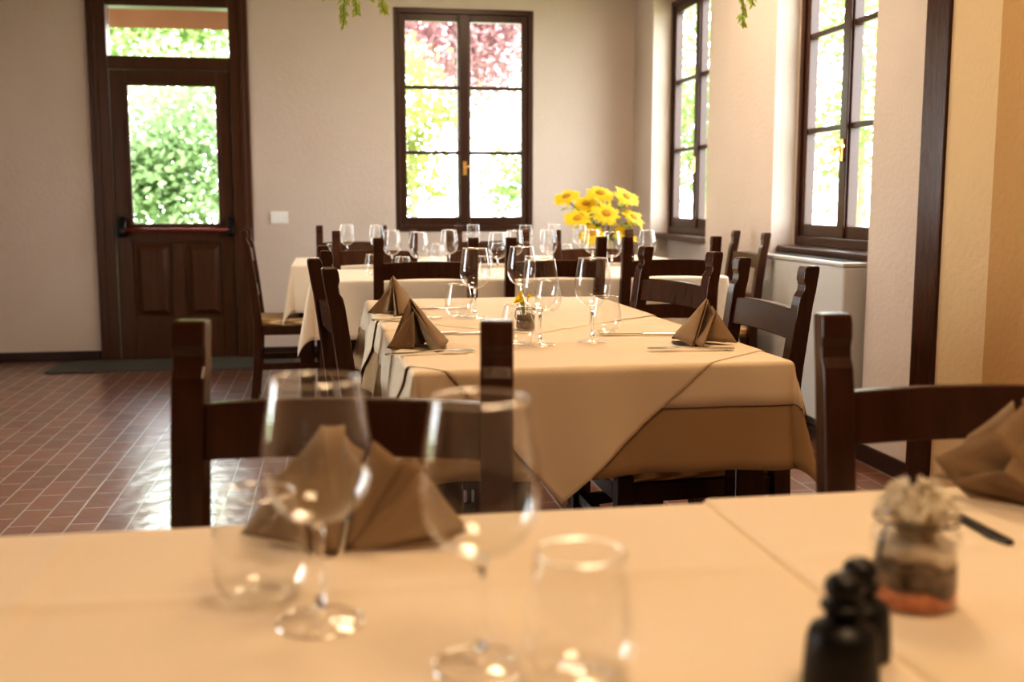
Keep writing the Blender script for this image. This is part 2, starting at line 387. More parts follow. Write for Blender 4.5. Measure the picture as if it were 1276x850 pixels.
# ------------------------------------------------------------------ chairs
ZT = .945
ROWS = [(0, -.035, .019, .019), (.2, -.012, .020, .020), (.45, 0, .021, .021), (.7, -.026, .020, .020), (.85, -.046, .019, .019), (.872, -.05, .018, .019),
        (.886, -.053, .012, .019), (.9, -.055, .012, .019), (.914, -.057, .018, .019), (.932, -.06, .019, .019), (.941, -.061, .017, .018), (ZT, -.062, .014, .015)]
def ycen(z):
    for a, b in zip(ROWS, ROWS[1:]):
        if a[0] <= z <= b[0]: return a[1] + (b[1] - a[1]) * (z - a[0]) / (b[0] - a[0])
    return 0
def make_chair():
    r = empty('dining_chair')
    prof = [(y + f, z) for z, y, f, b in ROWS] + [(y - b, z) for z, y, f, b in reversed(ROWS)]
    for s in (-1, 1):
        bm = nb(); prism(bm, prof, lambda p, q, t: Vector((t, p, q)), s * .2 - .0215, s * .2 + .0215)
        link('back_post', bm, M['wood'], r, bevel=.003)
    for z0, z1 in ((.765, .838), (.575, .64)):
        n = 10; pts = []
        for i in range(n + 1):
            x = -.18 + .36 * i / n; pts.append((x, z1 + .006 * (1 - (x / .18) ** 2)))
        for i in range(n + 1):
            x = .18 - .36 * i / n; pts.append((x, z0 + .006 * (1 - (x / .18) ** 2)))
        yc = ycen((z0 + z1) / 2)
        bm = nb(); prism(bm, pts, lambda p, q, t: Vector((p, t - (q - (z0 + z1) / 2) * .14, q)), yc - .011, yc + .011)
        link('back_rail', bm, M['wood'], r, bevel=.003)
    for s in (-1, 1):
        bm = nb(); box(bm, s * .205 - .021, s * .205 + .021, .375, .417, 0, .455)
        link('leg', bm, M['wood'], r, bevel=.004)
    bm = nb(); prism(bm, [(-.182, -.005), (-.19, .2), (-.205, .42), (.205, .42), (.19, .2), (.182, -.005)], lambda p, q, t: Vector((p, q, t)), .43, .47)
    link('seat', bm, M['rush'], r, bevel=.014)
    bm = nb(); box(bm, -.2, -.165, .02, .38, .385, .432); box(bm, .165, .2, .02, .38, .385, .432); box(bm, -.165, .165, .378, .412, .385, .432); box(bm, -.165, .165, -.012, .02, .385, .432)
    link('seat_frame', bm, M['wood'], r, bevel=.003)
    for x0, x1, y0, y1, z in ((-.215, -.19, .0, .385, .2), (.19, .215, .0, .385, .2), (-.19, .19, .385, .408, .28), (-.19, .19, -.02, .005, .26)):
        link('stretcher', box(nb(), x0, x1, y0, y1, z, z + .035), M['wood'], r, bevel=.004)
    return r
CH = None
def chair(mx, my, fx, fy, label, group):
    """mx,my: midpoint of the two post heads on the ground plan; fx,fy: facing"""
    global CH
    l = hypot(fx, fy); fx /= l; fy /= l
    if CH is None: CH = make_chair(); c = CH
    else: c = dup(CH)
    c.location = (mx + fx * .058, my + fy * .058, 0); c.rotation_euler = (0, 0, atan2(fy, fx) - pi / 2)
    tag(c, label, 'chair', group)
    return c
def chair2(a, b, hint, label, group):
    p, q = at(*a, ZT), at(*b, ZT); d = (q - p); f = Vector((-d.y, d.x, 0))
    if f.x * hint[0] + f.y * hint[1] < 0: f = -f
    return chair((p.x + q.x) / 2, (p.y + q.y) / 2, f.x, f.y, label, group)

G1 = 'chairs at the foreground tables'; G2 = 'chairs at the middle table'; G3 = 'chairs at the long back tables'
chair2((237, 399), (620, 399), (0, -1), 'dark wooden ladderback chair nearest the camera behind the two large wine glasses', G1)
p2 = at(1041, 391, ZT)
chair(p2.x + .2, p2.y - .01, -.08, -1, 'dark wooden chair in right foreground behind the dried flower jar, cut by picture edge', G1)
pL = at(428, 333, ZT)
chair(pL.x - .05, pL.y + .2, 1, .10, 'dark chair on the left of the middle table, nearer of the two seen edge on', G2)
pL = at(405, 311, ZT)
chair(pL.x, pL.y + .12, 1, .03, 'dark chair on the left of the middle table, farther of the two seen edge on', G2)
chair2((1004, 331), (926, 321), (-1, 0), 'dark chair on the right of the middle table beside the folded napkin near the heater', G2)
chair2((880, 313), (812, 308), (-1, 0), 'dark chair on the right of the middle table, farther one beyond the right napkin', G2)
T3 = (-.08, 1.80, 4.78, 5.55)
T4 = (-.2, 2.0, 5.95, 6.75)
ye = T3[2] - .2
for (pa, pb, lab) in ((478, 583, 'dark chair with its back to us, leftmost at near side of the long back table'),
                      (640, 746, 'dark chair with its back to us, middle one of three at the long back table'),
                      (787, 887, 'dark chair with its back to us, right one of three at the long back table')):
    xa, xb = aty(pa, 297, ye).x, aty(pb, 297, ye).x
    chair((xa + xb) / 2, ye, R.uniform(-.04, .04), 1, lab, G3)
yh = T3[3] + .16
for (pa, pb, lab) in ((427, 507, 'dark chair facing us on the far side of long back table, left of three'),
                      (568, 648, 'dark chair facing us on the far side of long back table, below the window'),
                      (700, 778, 'dark chair facing us on the far side of long back table, just before the sunflowers')):
    xa, xb = aty(pa, 287, yh).x, aty(pb, 287, yh).x
    chair((xa + xb) / 2, yh, R.uniform(-.03, .03), -1, lab, G3)
pk = at(330, 503, 0)
chair(T4[0] - .25, pk.y + .12, 1, .02, 'dark chair with pale rush seat standing side on near the wooden door', G3)
chair(2.10, 5.24, -1, .0, 'dark chair at the right end of the long back table beside the heater', G3)
yn = T4[3] + .2
for pa, lab in ((438, 'dark chair against the back wall behind farthest table, left of the window'), (610, 'dark chair against the back wall behind farthest table, under the window')):
    chair(aty(pa, 283, yn).x, yn, 0, -1, lab, G3)

# ------------------------------------------------------------------ tables and cloths
TH = .75
def make_table(name, x0, x1, y0, y1, label, rot=0):
    cx, cy = (x0 + x1) / 2, (y0 + y1) / 2; hx, hy = (x1 - x0) / 2, (y1 - y0) / 2
    r = empty(name, (cx, cy, 0), rot); tag(r, label, 'table')
    link('tabletop', box(nb(), -hx, hx, -hy, hy, TH - .03, TH), M['wood'], r, bevel=.006)
    bm = nb()
    for s in (-1, 1):
        box(bm, -hx + .05, hx - .05, s * (hy - .06) - .012, s * (hy - .06) + .012, TH - .11, TH - .03)
        box(bm, s * (hx - .06) - .012, s * (hx - .06) + .012, -hy + .072, hy - .072, TH - .11, TH - .03)
    link('apron', bm, M['wood'], r)
    for sx in (-1, 1):
        for sy in (-1, 1):
            bm = nb(); X, Y = sx * (hx - .06), sy * (hy - .06)
            box(bm, X - .034, X + .034, Y - .034, Y + .034, 0, TH - .03); link('leg', bm, M['wood'], r, bevel=.005)
    return r
def drape(name, grid, hx, hy, zt, mat, loc, rot, label, cat='tablecloth', group=None, amp=.02, k=14, seed=0, flare=.04, creases=(), wave=.0016, thick=.0012, nseed=None, ch=.0024):
    """lay a cloth grid on a table top; creases, waves and folds are the same functions for every layer of one table"""
    ns = seed if nseed is None else nseed
    bm = nb(); rr = random.Random(ns); ph = rr.uniform(0, 6); ph2 = rr.uniform(0, 6)
    V = []
    for row in grid:
        vr = []
        for (x, y) in row:
            ex = max(abs(x) - hx, 0); ey = max(abs(y) - hy, 0)
            bxx, byy = max(-hx, min(hx, x)), max(-hy, min(hy, y))
            fade = min(1, min(hx - abs(bxx), hy - abs(byy)) / .03)
            w = wave * (noise.noise((x * 5.5 + ns * 7.1, y * 5.5, 3.3)) + .45 * noise.noise((x * 15 + ns, y * 15, 7.7)) + .5) * max(fade, 0)
            for ax, ca_, wd_ in creases:
                w += ch * math.exp(-(((x if ax == 'x' else y) - ca_) / wd_) ** 2) * max(fade, 0)
            if ex == 0 and ey == 0:
                vr.append(bm.verts.new((x, y, zt + w))); continue
            sx = 1 if x >= 0 else -1; sy = 1 if y >= 0 else -1
            e = (ex ** 3 + ey ** 3) ** (1 / 3.); h = hypot(ex, ey); nx, ny = sx * ex / h, sy * ey / h
            phi = atan2(ey, ex)
            r = .010
            if e < r * pi / 2: out = r * sin(e / r); dz = r * (1 - cos(e / r))
            else: out = r; dz = r + e - r * pi / 2
            t = dz / .25
            s = bxx * (1 if ey > 0 else 0) + byy * (1 if ex > 0 else 0)
            out += t * (.006 + amp * (.5 + .3 * sin(s * k + ph) + .2 * sin(s * k * 2.3 + ph2)) + flare * sin(2 * phi) ** 2)
            for ax, ca_, wd_ in creases:
                out += .003 * min(t * 3, 1) * math.exp(-(((x if ax == 'x' else y) - ca_) / wd_) ** 2)
            vr.append(bm.verts.new((bxx + nx * out, byy + ny * out, zt - dz)))
        V.append(vr)
    for a, b in zip(V, V[1:]):
        for i in range(len(a) - 1): bm.faces.new([a[i], a[i + 1], b[i + 1], b[i]])
    o = link(name, bm, mat, smooth=True)
    o.location = (loc[0], loc[1], 0); o.rotation_euler = (0, 0, rot)
    s_ = o.modifiers.new('solid', 'SOLIDIFY'); s_.thickness = thick; s_.offset = 1
    tag(o, label, cat, group)
    return o
def axisvals(h, d0, d1, step=.022, inner=.010):
    ins = int(2 * h / inner); v = [-h + 2 * h * i / ins for i in range(ins + 1)]
    def tail(drop):
        if drop < .02: return [.004, .008, .012]
        n = max(1, int((drop - .016) / step))
        return [.004, .008, .012, .016] + [.016 + (drop - .016) * (i + 1) / n for i in range(n)]
    return [-h - t for t in reversed(tail(d0))] + v + [h + t for t in tail(d1)]
def cloth(x0, x1, y0, y1, drop, zt, mat, label, amp=.02, seed=0, group=None, rot=0, name='tablecloth', cen=None, dl=None, dr=None, creases=(), wave=.0016, nseed=None, ch=.0024):
    hx, hy = (x1 - x0) / 2 + .002, (y1 - y0) / 2 + .002
    xs = axisvals(hx, drop if dl is None else dl, drop if dr is None else dr); ys = axisvals(hy, drop, drop)
    return drape(name, [[(x, y) for x in xs] for y in ys], hx, hy, zt, mat, cen or ((x0 + x1) / 2, (y0 + y1) / 2), rot, label, group=group, amp=amp, seed=seed, creases=creases, wave=wave, nseed=nseed, ch=ch)
ZS = TH + .0030
pa = at(640, 641, ZS); TY = pa.y; seam = at(882, 627, ZS).x
T1 = (seam - .86, seam - .011, TY - .80, TY)
T2 = (seam + .011, seam + .87, TY - .79, TY + .018)
make_table('dining_table', *T1, 'dark wooden table in the left foreground under cream cloth with two large wine glasses')
cloth(*T1, .22, ZS, M['cream'], 'cream tablecloth in the foreground under the two large wine glasses', seed=1, dr=.012, creases=(('x', -.26, .009), ('y', .185, .010), ('x', .15, .009)), ch=.0034)
make_table('dining_table', *T2, 'dark wooden table in the right foreground under cream cloth holding the dried flower jar')
cloth(*T2, .22, ZS, M['cream'], 'cream tablecloth in the right foreground under the dried flower jar', seed=2, dl=.012, creases=(('y', .19, .010), ('x', -.16, .009)), ch=.0034)
# middle table: two square tables end to end under layered cloths
q0 = at(523, 463, ZS)
MX0, MY0 = q0.x, q0.y; MW, ML = .80, 1.60
MR = radians(1.5)
def mloc(u, v): # table-plan coordinates from near-left corner
    return (MX0 + u * cos(MR) - v * sin(MR), MY0 + u * sin(MR) + v * cos(MR))
for k, lab in ((0, 'dark table, nearer of the pair under the layered cloths in the middle'), (1, 'dark table, farther of the pair under the layered cloths in the middle')):
    c = mloc(MW / 2, ML * (.25 + .5 * k))
    make_table('dining_table', c[0] - MW / 2, c[0] + MW / 2, c[1] - ML / 4 + .002, c[1] + ML / 4 - .002, lab, MR)
cm = mloc(MW / 2, ML / 2)
MC = (('x', .05, .009), ('y', -.45, .009), ('y', .02, .009), ('x', -.26, .009))
AM = .044
cloth(0, MW, 0, ML, .235, ZS - .001, M['taupe'], 'long taupe under cloth hanging lowest on the middle table', amp=AM, rot=MR, cen=cm, wave=.0008, creases=MC, nseed=9)
cloth(-.004, MW + .004, -.004, ML + .004, .098, ZS + .0007, M['cream2'], 'cream cloth with a short straight hem on the middle table', amp=AM, rot=MR, cen=cm, wave=.0008, creases=MC, nseed=9)
for k, lab in ((0, 'cream top cloth laid diagonally with its corner hanging over middle table front'), (1, 'cream top cloth laid diagonally on the far half of middle table')):
    a = .475; n = 96; ang = radians(45 + (-5 if k == 0 else -4)); ca, sa = cos(ang), sin(ang)
    ox, oy = (-.055, -.43) if k == 0 else (.0, .4)
    grid = []
    for i in range(n + 1):
        row = []
        for j in range(n + 1):
            u = -a + 2 * a * i / n; v = -a + 2 * a * j / n
            row.append((ox + u * ca - v * sa, oy + u * sa + v * ca))
        grid.append(row)
    drape('tablecloth', grid, MW / 2 + .012, ML / 2 + .012, ZS + .0024 + .001 * k, M['cream2'], cm, MR, lab, amp=AM, flare=.04, wave=.0008, thick=.0007, creases=MC, nseed=9)
ZM = ZS + .0046
make_table('dining_table', *T3, 'long dark table under pale cloth in the back, in front of three chair backs')
cloth(*T3, .26, ZS, M['cream'], 'pale cloth covering the long back table set with many glasses', seed=8)
make_table('dining_table', *T4, 'long dark table under pale cloth farthest back, carrying the sunflowers')
cloth(*T4, .26, ZS, M['cream'], 'pale cloth covering the farthest table by the window wall', seed=9)

# ------------------------------------------------------------------ glasses
def rim(bm, r, z, t=.0011, seg=48):
    prof = [(r + t * cos(2 * pi * i / 8), z + t * sin(2 * pi * i / 8)) for i in range(9)]
    return lathe(bm, prof, seg)
def make_wine():
    r = empty('wine_glass')
    fo = link('foot', lathe(nb(), [(.0352, .0012), (.034, .0022), (.018, .0045), (.0075, .0085), (.0045, .014)], 40), M['foot'], r, smooth=True)
    link('foot_edge', rim(nb(), .0352, .0011, .0010), M['rim'], fo, smooth=True)
    link('stem', lathe(nb(), [(0, .0125), (.0043, .0135), (.0036, .03), (.0034, .06), (.0042, .078), (.0065, .085), (0, .0856)], 20), M['solid'], r, smooth=True)
    b = link('bowl', lathe(nb(), [(0, .0857), (.010, .0862), (.024, .0915), (.0352, .102), (.0418, .116), (.0445, .131), (.0439, .146), (.0418, .163), (.0387, .183), (.0352, .2025)], 48), M['glass'], r, smooth=True)
    link('rim', rim(nb(), .0352, .2032), M['rim'], b, smooth=True)
    return r
WG = None; TG = None
ZO = .0020
def wine(px, py, z, label, group):
    global WG
    p = at(px, py, z)
    if WG is None: WG = make_wine(); o = WG
    else: o = dup(WG)
    o.location = (p.x, p.y, z + ZO); o.rotation_euler = (0, 0, R.uniform(0, 6)); tag(o, label, 'wine glass', group)
def tumbler(px, py, z, label, group):
    global TG
    p = at(px, py, z)
    if TG is None:
        TG = empty('tumbler')
        b = link('glass_body', lathe(nb(), [(0, .0), (.020, .0), (.027, .0025), (.0352, .010), (.0406, .021), (.0424, .032), (.0416, .046), (.0388, .063), (.0350, .080), (.0316, .0945)], 48), M['glass'], TG, smooth=True)
        link('rim', rim(nb(), .0316, .0952, .0010), M['rim'], b, smooth=True)
        link('thick_base', lathe(nb(), [(.0205, .0008), (.0255, .0032), (.021, .0055), (0, .006)], 32), M['foot'], TG, smooth=True)
        o = TG
    else: o = dup(TG)
    o.location = (p.x, p.y, z + ZO); o.rotation_euler = (0, 0, R.uniform(0, 6)); tag(o, label, 'tumbler', group)
GF = 'glasses on the foreground table'; GM = 'glasses on the middle table'; GB = 'glasses on the long back table'; GW = 'glasses on the farthest table'
wine(400, 779, ZS, 'large wine glass in left foreground standing before the wide napkin', GF)
wine(599, 834, ZS, 'large wine glass in center foreground, nearest to the camera', GF)
tumbler(325, 748, ZS, 'clear stemless tumbler in foreground left of the wine glasses', GF)
tumbler(722, 850, ZS, 'clear stemless tumbler at bottom edge right of the center wine glass', GF)
wine(592, 397, ZM, 'wine glass on middle table, farther left one beside the lone tumbler', GM)
wine(673, 431, ZM, 'wine glass on middle table standing just before the yellow flower jar', GM)
wine(738, 427, ZM, 'wine glass on middle table, right one paired with a tumbler', GM)
wine(650, 392, ZM, 'wine glass on middle table, farther one behind the yellow flower jar', GM)
tumbler(572, 395, ZM, 'tumbler on middle table, left one next to the farther wine glass', GM)
tumbler(645, 431, ZM, 'tumbler on middle table, beside the yellow flower jar', GM)
tumbler(754, 416, ZM, 'tumbler on middle table, right one behind the right wine glass', GM)
tumbler(683, 388, ZM, 'tumbler on middle table, small one farther back behind the wine glasses', GM)
for px, py in ((522, 346), (489, 341), (620, 347), (641, 341), (762, 345), (683, 339), (806, 341), (738, 338), (560, 339)):
    wine(px, py, ZS, 'small wine glass standing on the long back table behind the chair backs', GB)
for px, py in ((502, 347), (604, 346), (745, 345), (465, 343), (790, 347), (663, 346)):
    tumbler(px, py, ZS, 'small tumbler standing on the long back table behind the chair backs', GB)
for px, py in ((433, 324), (470, 325), (722, 324), (590, 324), (690, 323), (655, 325)):
    wine(px, py, ZS, 'small wine glass standing on the farthest table before the window wall', GW)
for px, py in ((415, 325), (545, 325), (705, 325), (620, 323)):
    tumbler(px, py, ZS, 'small tumbler standing on the farthest table before the window wall', GW)

# ------------------------------------------------------------------ napkins
def tri(bm, P, A, B, bulge=.006, n=8):
    P, A, B = Vector(P), Vector(A), Vector(B); nrm = (A - P).cross(B - P).normalized()
    rows = []
    for i in range(n + 1):
        row = []
        for j in range(i + 1):
            a = i / n; b = (j / i) if i else 0
            q = P + (A - P) * a * (1 - b) + (B - P) * a * b
            q += nrm * bulge * sin(pi * b) * a + nrm * .0012 * sin(a * 9 + b * 5) * sin(pi * b)
            row.append(bm.verts.new(q))
        rows.append(row)
    for i in range(n):
        for j in range(i + 1):
            bm.faces.new([rows[i][j], rows[i + 1][j], rows[i + 1][j + 1]])
            if j < i: bm.faces.new([rows[i][j], rows[i + 1][j + 1], rows[i][j + 1]])
def napkin(px, py, z, rot, w, h, label, lean=0, group='folded taupe napkins'):
    p = at(px, py, z)
    r = empty('napkin', (p.x, p.y, z + ZO), rot); tag(r, label, 'napkin', group)
    P = (lean, .01, h)
    bm = nb()
    tri(bm, P, (-w / 2, -.045, 0.002), (0, .085, 0.002), -.022); tri(bm, P, (0, .085, .002), (w / 2, -.04, .002), -.018)
    link('outer_fold', bm, M['napkin'], r, smooth=True, solid=.002)
    bm = nb()
    tri(bm, (lean, .004, h - .004), (-w / 2 + .01, -.04, .002), (-.012, .02, .002), .014); tri(bm, (lean + .010, .002, h * .84), (.012, .02, .002), (w / 2 + .018, -.060, .002), .020)
    link('inner_fold', bm, M['napkin'], r, smooth=True, solid=.002)
    bm = nb()
    tri(bm, (lean + .020, -.006, h * .76), (-w * .44, -.072, .002), (-.006, -.034, .002), -.020)
    link('front_fold', bm, M['napkin'], r, smooth=True, solid=.002)
    return r
def wide_napkin(px, py, z, rot, s, shapes, label, group='folded taupe napkins'):
    """wide napkin: soft folds spreading from a pinched point on the table; each shape = (name, origin, boundary x z depth)"""
    p = at(px, py, z)
    r = empty('napkin', (p.x, p.y, z + ZO), rot); tag(r, label, 'napkin', group)
    for nm, O, bd in shapes:
        bm = nb()
        O_ = Vector(O) * s
        for a, b in zip(bd, bd[1:]):
            tri(bm, O_, Vector((a[0], a[2], a[1])) * s, Vector((b[0], b[2], b[1])) * s, .007, 9)
        bmesh.ops.remove_doubles(bm, verts=bm.verts, dist=.0002)
        link(nm, bm, M['napkin'], r, smooth=True, solid=.002)
    return r
wide_napkin(430, 672, ZS, radians(-9), 1.0, (
    ('front_fold', (.002, -.06, .004), [(-.108, .004, .0), (-.066, .068, -.018), (-.022, .117, .006), (-.006, .108, .05), (.006, .06, .085)]),
    ('left_side_fold', (.002, -.064, .004), [(-.085, .012, -.03), (-.052, .05, -.05), (-.02, .088, -.012), (-.004, .05, -.02)]),
    ('side_fold', (.008, -.058, .004), [(.008, .06, .06), (.030, .100, .010), (.060, .084, -.012), (.085, .068, .03)]),
    ('right_wing', (.010, -.055, .004), [(.070, .078, .03), (.094, .056, -.004), (.13, .018, -.03), (.1, .004, -.04)]),
    ('left_back_fold', (-.01, .02, .004), [(-.10, .004, .07), (-.055, .06, .075), (-.014, .096, .085), (.01, .07, .09)])),
    'wide folded taupe napkin behind the left foreground wine glass')
wide_napkin(1304, 628, ZS, radians(-12), 1.04, (
    ('front_fold', (.0, -.055, .004), [(-.095, .012, -.03), (-.126, .05, .0), (-.07, .082, -.02), (-.012, .118, .02), (.0, .1, .07), (.012, .06, .075)]),
    ('left_side_fold', (-.004, -.062, .004), [(-.112, .026, -.02), (-.07, .045, -.05), (-.03, .08, -.015), (-.006, .05, -.03)]),
    ('side_fold', (.006, -.05, .004), [(.014, .07, .05), (.05, .1, .0), (.11, .04, .0), (.1, .004, -.01)]),
    ('left_back_fold', (-.01, .02, .004), [(-.1, .01, .07), (-.06, .06, .075), (-.01, .1, .08), (.01, .05, .08)])),
    'broad taupe napkin at right edge of the picture on the foreground table')
napkin(496, 391, ZM, radians(-60), .13, .112, 'upright taupe napkin on far left of the middle table', lean=-.040)
napkin(529, 433, ZM, radians(-35), .135, .112, 'upright taupe napkin at near left corner of the middle table', lean=-.044)
napkin(868, 429, ZM, radians(25), .115, .106, 'upright taupe napkin on the right side of the middle table', lean=.040)
for px, py, lab in ((530, 343, 'low folded taupe napkin on the long back table, left'), (700, 345, 'low folded taupe napkin on the long back table, near center'), (848, 343, 'low folded taupe napkin on the long back table, right end')):
    napkin(px, py, ZS, R.uniform(-1, 1), .13, .06, lab, lean=.01)

# ------------------------------------------------------------------ cutlery
def make_knife(hm):
    r = empty('table_knife')
    bm = nb(); prism(bm, [(0, -.006), (.085, -.009), (.105, -.006), (.112, .006), (.1, .009), (0, .007)], lambda p, q, t: Vector((p, q, t)), .001, .0028); link('blade', bm, M['steel'], r)
    bm = nb(); prism(bm, [(0, -.005), (0, .005), (-.05, .006), (-.095, .0085), (-.103, .004), (-.103, -.004), (-.095, -.0085), (-.05, -.006)], lambda p, q, t: Vector((p, q, t)), 0, .006); link('handle', bm, hm, r, bevel=.002)
    return r
def make_fork():
    r = empty('table_fork')
    bm = nb(); prism(bm, [(0, -.003), (0, .003), (-.07, .005), (-.115, .009), (-.123, .004), (-.123, -.004), (-.115, -.009), (-.07, -.005)], lambda p, q, t: Vector((p, q, t + (.006 if p > -.03 else 0) * (1 + p / .03 if p > -.03 else 0))), 0, .003); link('handle', bm, M['steel'], r)
    bm = nb(); prism(bm, [(0, -.003), (.02, -.011), (.04, -.0115), (.04, .0115), (.02, .011), (0, .003)], lambda p, q, t: Vector((p, q, t - p * .06)), .006, .0082)
    for k in range(4):
        y = -.0095 + k * .0063; box(bm, .038, .08, y - .0015, y + .0015, .0035, .0057)
    link('tines', bm, M['steel'], r)
    return r
KN = None; FK = None
def knife(px, py, z, rot, label):
    global KN
    if KN is None: KN = make_knife(M['steel']); o = KN
    else: o = dup(KN)
    p = at(px, py, z); o.location = (p.x, p.y, z + ZO); o.rotation_euler = (0, 0, rot); tag(o, label, 'knife', 'table knives')
def fork(px, py, z, rot, label):
    global FK
    if FK is None: FK = make_fork(); o = FK
    else: o = dup(FK)
    p = at(px, py, z); o.location = (p.x, p.y, z + ZO); o.rotation_euler = (0, 0, rot); tag(o, label, 'fork', 'table forks')
knife(570, 417, ZM, radians(8), 'steel knife beyond the near left napkin on the middle table')
fork(548, 441, ZM, radians(5), 'steel fork in front of the near left napkin on middle table')
knife(800, 418, ZM, radians(172), 'steel knife left of the right napkin on the middle table')
fork(850, 437, ZM, radians(176), 'steel fork in front of the right napkin on the middle table')
knife(545, 386, ZM, radians(6), 'steel knife near the far left napkin on middle table')
fork(516, 399, ZM, radians(4), 'steel fork before the far left napkin on middle table')
k1, k2 = at(1193, 648, ZS), at(1258, 685, ZS)
kn = make_knife(M['black']); kn.location = (k1.x, k1.y, ZS + ZO); kn.rotation_euler = (0, 0, atan2(k1.y - k2.y, k1.x - k2.x))
tag(kn, 'knife with dark handle lying right of the dried flower jar', 'knife', 'table knives')

# ------------------------------------------------------------------ jars, mills
def jar(px, py, z, s, label, layers):
    p = at(px, py, z)
    r = empty('glass_jar', (p.x, p.y, z + ZO), .4); tag(r, label, 'jar')
    b = link('jar_body', lathe(nb(), [(0, 0), (.033 * s, 0), (.0375 * s, .004 * s), (.038 * s, .01 * s), (.038 * s, .058 * s), (.036 * s, .065 * s), (.031 * s, .070 * s), (.031 * s, .081 * s), (.033 * s, .083 * s), (.033 * s, .087 * s), (.0305 * s, .088 * s)], 40), M['glass'], r, smooth=True)
    for z0, z1, rr, mm, nm in layers:
        bm = nb(); seg = 28; rr *= s
        lathe(bm, [(0, z0 * s), (rr * .93, z0 * s), (rr, (z0 + .002) * s), (rr, (z1 - .002) * s), (rr * .9, z1 * s), (0, z1 * s + .001)], seg)
        for v in bm.verts:
            a_ = atan2(v.co.y, v.co.x)
            v.co += Vector((R.uniform(-1, 1), R.uniform(-1, 1), R.uniform(-1, 1))) * .0006 * s + Vector((0, 0, (.0034 * sin(2 * a_ + 1) + .0022 * sin(5 * a_)) * s if v.co.z > .008 * s else 0))
        link(nm, bm, mm, r, smooth=True)
    bm = nb(); n = 28
    tube(bm, [(.0345 * s * cos(2 * pi * i / n), .0345 * s * sin(2 * pi * i / n), .076 * s) for i in range(n + 1)], .0013 * s, 6)
    tube(bm, [(-.034 * s, 0, .076 * s), (-.043 * s, 0, .070 * s), (-.047 * s, 0, .050 * s), (-.041 * s, 0, .039 * s)], .0015 * s, 6)
    tube(bm, [(.034 * s, 0, .076 * s), (.041 * s, 0, .071 * s), (.041 * s, 0, .058 * s)], .0013 * s, 6)
    link('wire_clasp', bm, M['dark'], b, smooth=True)
    return p
pj = jar(1137, 754, ZS, 1.0, 'preserve jar with orange and dark layers topped with dried flowers', [(.003, .017, .0345, M['sand'], 'orange_layer'), (.0172, .042, .0340, M['soil'], 'dark_layer'), (.0422, .057, .033, M['shell'], 'pale_layer')])
def posy(loc, s, petal, stemm, label, n, spread, hh, deep=.022, cat='flowers', flat=.75, vary=(.45, 1.15)):
    r = empty('flower_posy', loc); tag(r, label, cat)
    bms = nb(); bmp = nb()
    for i in range(n):
        a = R.uniform(0, 2 * pi); d = spread * math.sqrt(R.random()); x, y = d * cos(a), d * sin(a); z = hh * (1 - flat * (d / spread) ** 2) * R.uniform(*vary) + .006 * noise.noise((x * 60, y * 60, 1.5))
        tube(bms, [(x * .5, y * .5, -deep), (x * .8, y * .8, z * .5), (x, y, z)], .0009 * s, 5)
        m = Matrix.Translation((x, y, z)) @ Matrix.Rotation(R.uniform(-.8, .8) - .9 * y / spread, 4, 'X') @ Matrix.Rotation(R.uniform(-.8, .8) + .9 * x / spread, 4, 'Y') @ Matrix.Scale(R.uniform(.7, 1.3), 4)
        for k in range(12):
            t = 2 * pi * k / 12; lay = k % 2
            d1 = Vector((cos(t), sin(t), 0)); sd = Vector((-sin(t), cos(t), 0)); L_ = (.0085 if lay else .007) * s
            vs = [m @ (d1 * .001), m @ (d1 * L_ * .6 + sd * L_ * .35 + Vector((0, 0, .003 * s + lay * .003 * s))), m @ (d1 * L_ + Vector((0, 0, .0045 * s + lay * .003 * s))), m @ (d1 * L_ * .6 - sd * L_ * .35 + Vector((0, 0, .003 * s + lay * .003 * s)))]
            bmp.faces.new([bmp.verts.new(v) for v in vs])
        bmesh.ops.create_icosphere(bmp, subdivisions=1, radius=.0042 * s, matrix=m @ Matrix.Translation((0, 0, .003 * s)))
    link('stems', bms, stemm, r); link('blossoms', bmp, petal, r)
    return r
posy((pj.x, pj.y, ZS + .077), .75, M['posy'], M['straw'], 'creamy dried flowers loosely heaped on top of the preserve jar', 80, .029, .026, .016, flat=.55, vary=(.25, 1.3))
pj2 = jar(655, 411, ZM, .72, 'small jar of soil with yellow blossoms in the center of middle table', [(.003, .03, .0345, M['soil'], 'dark_layer'), (.0305, .052, .033, M['twig'], 'stem_layer')])
posy((pj2.x, pj2.y, ZM + .064), 1.25, M['yellow'], M['stem'], 'little yellow blossoms sticking out of the small jar on middle table', 9, .026, .036)
def mill(px, py, z, label, s=1.0, hz=1.0):
    p = at(px, py, z); r = empty('pepper_mill', (p.x, p.y, z + ZO)); tag(r, label, 'pepper mill', 'black mills')
    link('body', lathe(nb(), [(a * s, b * hz) for a, b in [(0, 0), (.0270, 0), (.0285, .002), (.0285, .010), (.0276, .026), (.0262, .042), (.0235, .049), (.0165, .0525), (.0138, .055), (.0138, .0575), (0, .0578)]], 40), M['mill'], r, smooth=True)
    kp = [(0, .058), (.0118, .058), (.0118, .0625), (.0172, .0635), (.0172, .0675), (.0118, .0685)]
    kp += [(.0150 * cos(t_), .0790 + .0120 * sin(t_)) for t_ in [radians(-50 + 14 * i) for i in range(10)]] + [(0, .091)]
    link('cap', lathe(nb(), [(a * s, b * hz) for a, b in kp], 40), M['mill'], r, smooth=True)
mill(1047, 864, ZS, 'black turned pepper mill at bottom edge, nearer of the two', .94, .96)
mill(1067, 818, ZS, 'black turned mill behind the nearer one, beside the dried flower jar', .88, .84)

